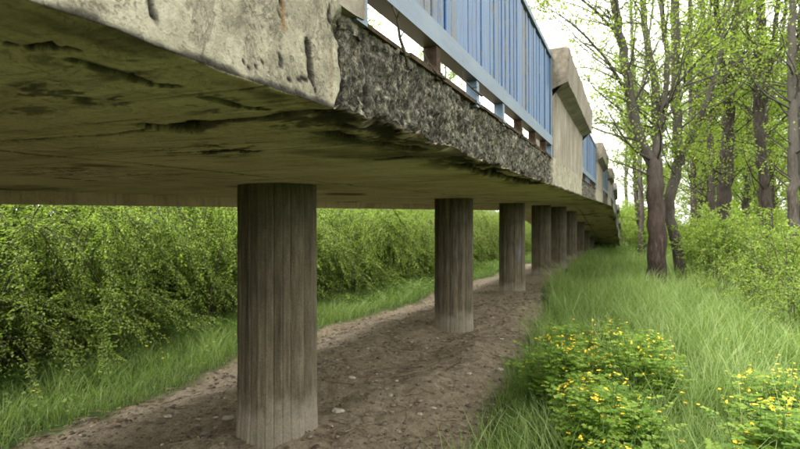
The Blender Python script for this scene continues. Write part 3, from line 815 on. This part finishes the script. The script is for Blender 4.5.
# prototypes for the trees further back
def proto_tree(h, r, bark, leafm, leaf, **kw):
    wob = np.cumsum(rng.normal(0, .16, (6, 2)), 0)
    P = [np.array([wob[i][0] * (i > 0), wob[i][1] * (i > 0), h * i / 5]) for i in range(6)]; P[0][2] = -.2
    rad = [r * 1.15, r, r * .8, r * .6, r * .38, .015]
    P2_ = [P[2], P[2] + np.array([.5, .3, h * .15]), P[2] + np.array([.9, .5, h * .38]), P[2] + np.array([1.1, .5, h * .5])]
    return grow_tree([(P, rad), (P2_, [r * .5, r * .42, r * .25, .01])], bark=bark, leafm=leafm, leaf=leaf, **kw)
tp = [proto_tree(12, .17, M_barkd, M_tleaf, .10, nbr=40, br_len=(1.4, 3.2), nleaf=20, zmin=1.6, sub=6, sides=6),
      proto_tree(14, .15, M_bark, M_tleaf2, .10, nbr=36, br_len=(1.2, 3.0), nleaf=18, zmin=2.4, sub=6, sides=6),
      proto_tree(9, .12, M_barkd, M_tleaf, .10, nbr=50, br_len=(1.2, 2.6), nleaf=22, zmin=.7, sub=6, sides=6)]
spots = []
for D, pxs in ((26, (663, 702, 738, 782, 830)), (34, (650, 690, 716, 750, 790, 825)), (46, (660, 682, 712, 742, 776, 810)), (62, (662, 692, 722, 756, 790, 820))):
    for px in pxs[:(5 if D < 40 else 6)] if D != 26 else (702, 738, 782): spots.append((px + rng.uniform(-9, 9), D * rng.uniform(.93, 1.07)))
for i, (px, D) in enumerate(spots):
    p = at(px, 250, D); tm, cm = tp[i % 3]
    t = thing('woodland_tree', (p[0], p[1], float(ground(p[0], p[1]))), 'slender light-green tree in the wood behind the right-hand trees', 'tree', 'slender trees filling the wood behind', rng.random() * 6.28, rng.uniform(.85, 1.15))
    link('trunk', tm, t); link('crown', cm, t)
# trees behind the hedge, left side: seen through the gaps above it
for i in range(9):
    yv = 1 + i * 6.0; xv = -13 - 3 * rng.random(); tm, cm = tp[i % 3]
    t = thing('woodland_tree', (xv, yv, float(ground(xv, yv))), 'light-green tree standing behind the hedge beyond the bridge', 'tree', 'trees behind the hedge', rng.random() * 6.28, rng.uniform(.6, .8) if yv < 25 else rng.uniform(1.0, 1.3))
    link('trunk', tm, t); link('crown', cm, t)
# tall pale bare poplar far along the deck
tm, cm = proto_tree(17, .2, M_bark, M_tleaf2, .09, nbr=46, br_len=(.6, 1.4), nleaf=3, zmin=3, sub=7, sides=6, up=1.6)
p = at(627, 240, 58); t = thing('poplar_tree', (p[0], p[1], float(ground(p[0], p[1]))), 'tall nearly bare pale tree far off past the end of the bridge', 'tree'); link('trunk', tm, t); link('crown', cm, t)

# ------------------------------------------------------------------ shrubs on the right
sp_ = [shrub_mesh(24, 1.6, 1.1, .052, M_shrub, ns=11, nl=9, droop=.35, tilt=.6, lw=.6, lowstart=.2) for _ in range(2)]
big = [shrub_mesh(34, 2.4, 1.6, .068, M_tleaf2, ns=15, nl=13, droop=.4, tilt=.6, lw=.55, lowstart=.08) for _ in range(2)]
near = [(712, 11.0, .50, 'low'), (745, 9.6, .60, 'low'), (780, 8.2, .66, 'low'), (806, 7.2, .66, 'low'), (722, 13.0, .75, 'low'), (762, 11.8, .9, 'low'), (797, 10.4, 1.0, 'low')]
labs = ['low yellow-green shrub at the grass edge below the stout dark tree', 'bushy yellow-green shrub right of the low one at the grass edge', 'leafy light-green shrub above the right-hand yellow flowers',
        'leafy shrub cut by the right edge of the photo above the flowers', 'rounded shrub behind the low yellow-green shrub, below the dark tree', 'broad light shrub in front of the leaning dark tree', 'tall light shrub at the right edge in front of the trees']
for i, ((px, D, s_, _), lb) in enumerate(zip(near, labs)):
    p = at(px, 300, D); place_shrub(sp_[i % 2], (p[0], p[1], float(ground(p[0], p[1]))), rng.random() * 6, s_, 'leafy_shrub', lb, 'shrub', 'young leafy shrubs right of the grass')
for i in range(42):
    D = [13.5, 17, 22, 28, 36, 48, 62][i % 7] * rng.uniform(.92, 1.08); px = rng.uniform(715 if D < 16 else (690 if D < 25 else 645), 830)
    p = at(px, 250, D)
    place_shrub(big[i % 2], (p[0], p[1], float(ground(p[0], p[1]))), rng.random() * 6, rng.uniform(.5, .85) * (.85 + D * .016), 'woodland_shrub', 'bright green bush of the undergrowth beneath the trees on the right', 'shrub', 'bushes of the undergrowth beneath the trees')
for i, (px, D, s_) in enumerate([(634, 40, 1.1), (645, 34, .9), (628, 56, 1.9), (640, 52, 1.6), (622, 60, 1.7), (652, 44, 1.4)]):
    p = at(px, 250, D); place_shrub(big[i % 2], (p[0], p[1], float(ground(p[0], p[1]))), i, s_, 'woodland_shrub', 'bright bush beside the far low end of the bridge', 'shrub', 'bushes at the far end of the bridge')
for i in range(12):      # close the view beneath the deck's far end and the far hedge
    p = (-9 + i * .9, 50 + (i % 3) * 2.5)
    place_shrub(big[i % 2], (p[0], p[1], float(ground(*p))), i, 1.4, 'woodland_shrub', 'bright bush closing the view beyond the end of the bridge', 'shrub', 'bushes beyond the end of the bridge')

# ------------------------------------------------------------------ celandine patches
def celandine(seed):
    lq, fq = Q(), Q()
    tq = Q()
    for c in range(26):
        az = rng.random() * 6.28; rad = .30 * math.sqrt(rng.random()); hh = rng.uniform(.22, .60)
        b0 = np.array([math.cos(az) * rad * .45, math.sin(az) * rad * .45, 0]); e = np.array([math.cos(az) * rad, math.sin(az) * rad, hh])
        P = np.array([b0, b0 * .4 + e * .6 + [0, 0, .03], e]); tq.tube(P, [.004, .003, .002], 4)
        for k in range(11):
            u = rng.uniform(.45, 1.0); a = b0 + (e - b0) * u; az2 = rng.random() * 6.28
            d = np.array([math.cos(az2), math.sin(az2), rng.uniform(-.05, .4)]); ln = rng.uniform(.09, .16)
            v_ = rng.random()
            for j, (f, s_) in enumerate(((.30, .027), (.55, .032), (.80, .032))):
                for sgn in (1, -1):
                    sd_ = np.array([-d[1], d[0], 0]) * sgn
                    lq.leaves(np.array([a + d * ln * f]), s_, np.array([d * .5 + sd_]), .25, .75, a=v_)
            lq.leaves(np.array([a + d * ln * .82]), .038, np.array([d]), .25, .85, a=v_)
        if rng.random() < .62:
            for k in range(rng.integers(1, 4)):
                c0 = e + rng.normal(0, .03, 3) + [0, 0, .035]; ta = rng.uniform(-.2, 1.1); tz = rng.random() * 6.28
                fr_ = np.array([[1, 0, 0], [0, math.cos(ta), math.sin(ta)], [0, -math.sin(ta), math.cos(ta)]]) @ np.array([[math.cos(tz), math.sin(tz), 0], [-math.sin(tz), math.cos(tz), 0], [0, 0, 1]])
                tq.tube(np.array([e, c0]), [.0015, .001], 3)
                for j in range(4):
                    a_ = j * math.pi / 2 + rng.random() * .4
                    fq.leaves(np.array([c0]), .015, np.array([[math.cos(a_), math.sin(a_), .25]]) @ fr_, .1, 1.0, a=.5)
    return tq.mesh('stems', M_weed), lq.mesh('foliage', M_cel), fq.mesh('flowers', M_petal)
cp = [celandine(i) for i in range(4)]
cspots = []
for (px, py) in [(566, 345), (585, 338), (605, 336), (628, 340), (648, 346), (556, 362), (580, 360), (606, 360), (640, 352), (632, 364), (660, 366), (590, 382), (615, 386), (603, 408), (630, 412), (612, 440), (570, 372)]:
    cspots.append((px, py, 'A'))
for (px, py) in [(768, 388), (792, 390), (782, 414), (805, 410), (770, 436), (796, 440)]:
    cspots.append((px, py, 'B'))
for i, (px, py, w_) in enumerate(cspots):
    d = (CZ - .42) * FPX / (py - 224.5); p = at(px, py, d)
    st_, lf, fl = cp[i % 4]
    lab = 'yellow-flowered plant in the big patch by the bare earth' if w_ == 'A' else 'yellow-flowered plant in the bottom right corner patch'
    lab += ', back row' if py < 365 else (', middle rows' if py < 400 else ', front row')
    t = thing('celandine_plant', (p[0], p[1], float(ground(p[0], p[1]))), lab, 'plant', 'yellow flowers in the big patch' if w_ == 'A' else 'yellow flowers in the right corner patch', rng.random() * 6.28, rng.uniform(.7, 1.15))
    link('stems', st_, t); tag(link('foliage', lf, t), kind='stuff'); tag(link('flowers', fl, t), kind='stuff')

# ------------------------------------------------------------------ grass
def blades(X, Y, H, W_, lean=.35, ldir=None):
    n = len(X); az = rng.random(n) * 2 * math.pi if ldir is None else ldir + rng.normal(0, .9, n)
    l = H * lean * (.3 + 1.2 * rng.random(n)); dx_, dy_ = np.cos(az) * l, np.sin(az) * l
    fa = rng.random(n) * math.pi; wx, wy = np.cos(fa) * W_ / 2, np.sin(fa) * W_ / 2
    Z0 = ground(X, Y) - .01
    rows = []
    for t, wf in ((0, .8), (.38, 1), (.75, .65), (1.0, .08)):
        cx, cy = X + dx_ * t ** 2, Y + dy_ * t ** 2; cz = Z0 + H * (t - .18 * lean * t ** 3)
        rows.append(np.stack([cx - wx * wf, cy - wy * wf, cz], 1)); rows.append(np.stack([cx + wx * wf, cy + wy * wf, cz], 1))
    V = np.stack(rows, 1).reshape(-1, 3)
    b_ = np.arange(n)[:, None, None] * 8 + np.array([[0, 1, 3, 2], [2, 3, 5, 4], [4, 5, 7, 6]])[None]
    return V, b_.reshape(-1, 4)
def scatter(n, x0, x1, y0, y1, dens):
    X = rng.uniform(x0, x1, n); Y = rng.uniform(y0, y1, n); k = rng.random(n) < dens(X, Y); return X[k], Y[k]
def clump(X, Y, s=2.2, seed=90): return fbm(X * s, Y * s, oct=3, seed=seed) + .5
q = Q()
def addg(n, x0, x1, y0, y1, dens, h0, h1, w_, lean, ldir=None, tone=0.0):
    X, Y = scatter(n, x0, x1, y0, y1, dens)
    c_ = clump(X, Y); H = (h0 + (h1 - h0) * rng.random(len(X))) * (.15 + 1.7 * c_)
    V, F = blades(X, Y, H, w_ * (.7 + .6 * rng.random(len(X))), lean, ldir)
    q.add(V, F, np.repeat(np.clip(rng.random(len(X)) * .7 + .3 * c_ + tone, 0, 1), 8))
RG = lambda X, Y: sst(-.05, .35, X - dirt_right(Y) + .3 * (clump(X, Y, 1.4, 93) - .5)) * (.45 + .8 * clump(X, Y, 3, 94))
addg(30000, -1.3, 3.0, 2.0, 6.5, RG, .16, .40, .0065, .55)
addg(42000, -2.2, 6.5, 6.5, 14, RG, .22, .55, .007, .6, tone=.0)
addg(36000, -2.8, 11, 14, 30, RG, .28, .55, .012, .5, tone=.05)
addg(22000, -3.5, 20, 30, 62, RG, .30, .55, .022, .5)
LGm = lambda X, Y: sst(.10, -.35, X - dirt_left(Y) + .35 * (clump(X, Y, 1.6, 95) - .5)) * (.35 + .9 * clump(X, Y, 3, 96))
addg(34000, -6.9, -4.3, 1.0, 9, LGm, .08, .27, .0065, .6)
addg(26000, -7.2, -4.3, 9, 22, LGm, .10, .28, .010, .6)
addg(14000, -8, -4.0, 22, 50, LGm, .14, .32, .02, .6)
# stray tufts on the bare earth
addg(1500, -4.5, -1.1, 2.5, 12, lambda X, Y: (clump(X, Y, 2.6, 97) > .70) * .5, .04, .12, .005, .7)
addg(5000, -1.0, 6.5, 2.6, 14, lambda X, Y: RG(X, Y) * (clump(X, Y, .9, 120) > .52), .35, .70, .004, .35, tone=.6)
tag(link('grass', q.mesh('grass', M_grass)), 'soft tall green grass along both sides of the bare earth', 'grass', None, 'stuff')
# broad-leaved ground cover
q = Q()
def weeds(n, x0, x1, y0, y1, dens, size, h):
    X, Y = scatter(n, x0, x1, y0, y1, dens); Z = ground(X, Y) + rng.random(len(X)) ** 1.5 * h
    q.leaves(np.stack([X, Y, Z], 1), size, np.stack([rng.normal(0, 1, len(X)), rng.normal(0, 1, len(X)), rng.uniform(0, .6, len(X))], 1), .4, .75)
weeds(26000, -7.2, -4.4, 1, 12, lambda X, Y: LGm(X, Y) * (clump(X, Y, 1.1, 98) > .47) * (.3 + sst(-5.0, -6.2, X)), .045, .22)
weeds(14000, -8, -4.5, 12, 30, lambda X, Y: LGm(X, Y), .06, .28)
weeds(16000, -1.0, 4.5, 2.2, 9, lambda X, Y: RG(X, Y) * (clump(X, Y, 1.3, 99) > .5), .04, .14)
weeds(22000, 2.4, 16, 7, 30, lambda X, Y: sst(1.6, 3.2, X) * (.3 + clump(X, Y, .8, 101)), .075, .45)
weeds(14000, -2.5, 24, 30, 62, lambda X, Y: clump(X, Y, .5, 102), .12, .5)
tag(link('ground_cover', q.mesh('ground_cover', M_weed)), 'low broad-leaved weeds among the grass on both sides', 'ground cover', None, 'stuff')
# tiny yellow blooms dotting the grass on both sides
q = Q()
X, Y = scatter(60, -6.3, -4.9, 3, 9, lambda X, Y: X * 0 + .35)
X2, Y2 = scatter(140, .2, 3.4, 3.2, 9, lambda X, Y: X * 0 + .6); X = np.append(X, X2); Y = np.append(Y, Y2)
for x, y in zip(X, Y):
    z = float(ground(x, y)) + rng.uniform(.12, .34)
    for j in range(5):
        a_ = j * 1.257; q.leaves(np.array([[x, y, z]]), .017, np.array([[math.cos(a_), math.sin(a_), .3]]), .1, 1.0)
tag(link('wild_flowers', q.mesh('wild_flowers', M_petal)), 'small yellow blooms dotted through the grass', 'wild flowers', None, 'stuff')

# ------------------------------------------------------------------ stones, gravel, litter
def rock(q, c, r, a, rg=rng):
    th = np.linspace(0, 2 * math.pi, 7)[:-1]; V = []
    sx_, sy_, sz_ = rg.uniform(.7, 1.3, 3) * [1, 1, .55]
    for zf, rf in ((-.6, .6), (.0, 1.0), (.6, .62)):
        for t in th: V.append(c + r * np.array([math.cos(t) * rf * sx_, math.sin(t) * rf * sy_, zf * sz_]) * rg.uniform(.82, 1.18))
    F = []
    for i in range(2):
        for j in range(6): F.append([i*6+j, i*6+(j+1) % 6, i*6+6+(j+1) % 6, i*6+6+j])
    F += [[12, 13, 14, 15], [12, 15, 16, 17]]
    q.add(np.array(V), F, a)
q = Q()
n = 12000; X = rng.uniform(-4.9, -.9, n); Y = 2 + 14 * rng.random(n) ** 1.5
k = (X < dirt_right(Y) + .1) & (X > dirt_left(Y) - .1); X, Y = X[k], Y[k]; Zg = ground(X, Y)
for x, y, z in zip(X, Y, Zg):
    r_ = .006 + .026 * rng.random() ** 4.5; rock(q, np.array([x, y, z + r_ * .15]), r_, rng.random())
tag(link('gravel', q.mesh('gravel', M_peb)), 'loose small pebbles scattered over the bare earth', 'gravel', None, 'stuff')
SG = 'loose stones lying on the bare earth'
for i, (px, py, r_) in enumerate([(352, 384, .045), (338, 418, .05), (425, 358, .04), (412, 342, .035), (205, 432, .05), (228, 420, .045), (366, 352, .03), (470, 344, .05), (300, 440, .04), (500, 372, .035), (390, 402, .04), (168, 414, .03), (450, 392, .03)]):
    d = CZ * FPX / (py - 224.5); p = at(px, py, d); q = Q(); rock(q, np.zeros(3), r_, .75 + .25 * rng.random())
    o = link('stone', q.mesh('stone', M_peb), None, (p[0], p[1], float(ground(p[0], p[1])) + r_ * .1), rng.random() * 6)
    tag(o, 'pale angular stone lying loose on the bare brown earth', 'stone', SG)
# dead leaves and twigs
q = Q()
n = 8000; X = rng.uniform(-5.0, -.7, n); Y = 2 + 14 * rng.random(n) ** 1.3
k = clump(X, Y, 1.2, 105) * (X < dirt_right(Y) + .4) > .40; X, Y = X[k], Y[k]
q.leaves(np.stack([X, Y, ground(X, Y) + .006], 1), .03, np.stack([rng.normal(0, 1, len(X)), rng.normal(0, 1, len(X)), rng.normal(0, .15, len(X))], 1), .25, .5)
for i in range(650):
    x = rng.uniform(-4.7, -.9); y = 2.2 + 8 * rng.random() ** 1.3; a = rng.random() * 6.28; l = rng.uniform(.05, .25)
    P = [[x + math.cos(a) * l * t, y + math.sin(a) * l * t, float(ground(x + math.cos(a) * l * t, y + math.sin(a) * l * t)) + .008 + .01 * t] for t in (0, .5, 1)]
    q.tube(np.array(P) + rng.normal(0, .004, (3, 3)), [.003, .0025, .0015], 4, a=rng.random())
tag(link('leaf_litter', q.mesh('leaf_litter', M_lit)), 'dead brown leaves and twigs strewn on the earth', 'leaf litter', None, 'stuff')

# ------------------------------------------------------------------ dry twigs caught on the ledge below the rail
def ledge_twig(pts, label, r0=.006):
    q = Q(); P = np.array([at(px, py, d) for px, py, d in pts]); b = P[0].copy()
    q.tube(P - b, np.linspace(r0, r0 * .45, len(P)), 6, a=.3, wob=.3)
    for i in range(1, len(P)):
        d_ = P[i] - P[i-1]; d_ = d_ / np.linalg.norm(d_); s_ = rng.normal(0, 1, 3); s_ -= d_ * (s_ @ d_)
        s_ /= np.linalg.norm(s_); q.tube(np.array([P[i] - b, P[i] - b + (s_ * .8 + d_ * .3) * .035]), [r0 * .55, r0 * .2], 4, a=.4)
    o = link('dry_twig', q.mesh('dry_twig', M_twig), None, tuple(b)); tag(o, label, 'twig')
de = lambda px: -XE * FPX / ct / (628.1 - px)
ledge_twig([(408, 66, de(408) - .02), (406, 56, de(406) - .03), (400, 38, de(402) - .035), (397, 18, de(400) - .03), (391, 2, de(397) - .02), (386, -14, de(395) - .02)], 'dry bare twig standing against the light blue lower rail', .0055)
ledge_twig([(446, 79, de(446) - .01), (437, 74, de(440) - .02), (428, 62, de(434) - .02), (423, 51, de(430) - .01)], 'short dark twig hooked over the ledge left of the rusty stub', .005)
ledge_twig([(482, 96, de(482) - .01), (472, 88, de(474) - .02), (462, 78, de(466) - .02)], 'thin dark twig lying in the gap right of the rusty stub', .005)
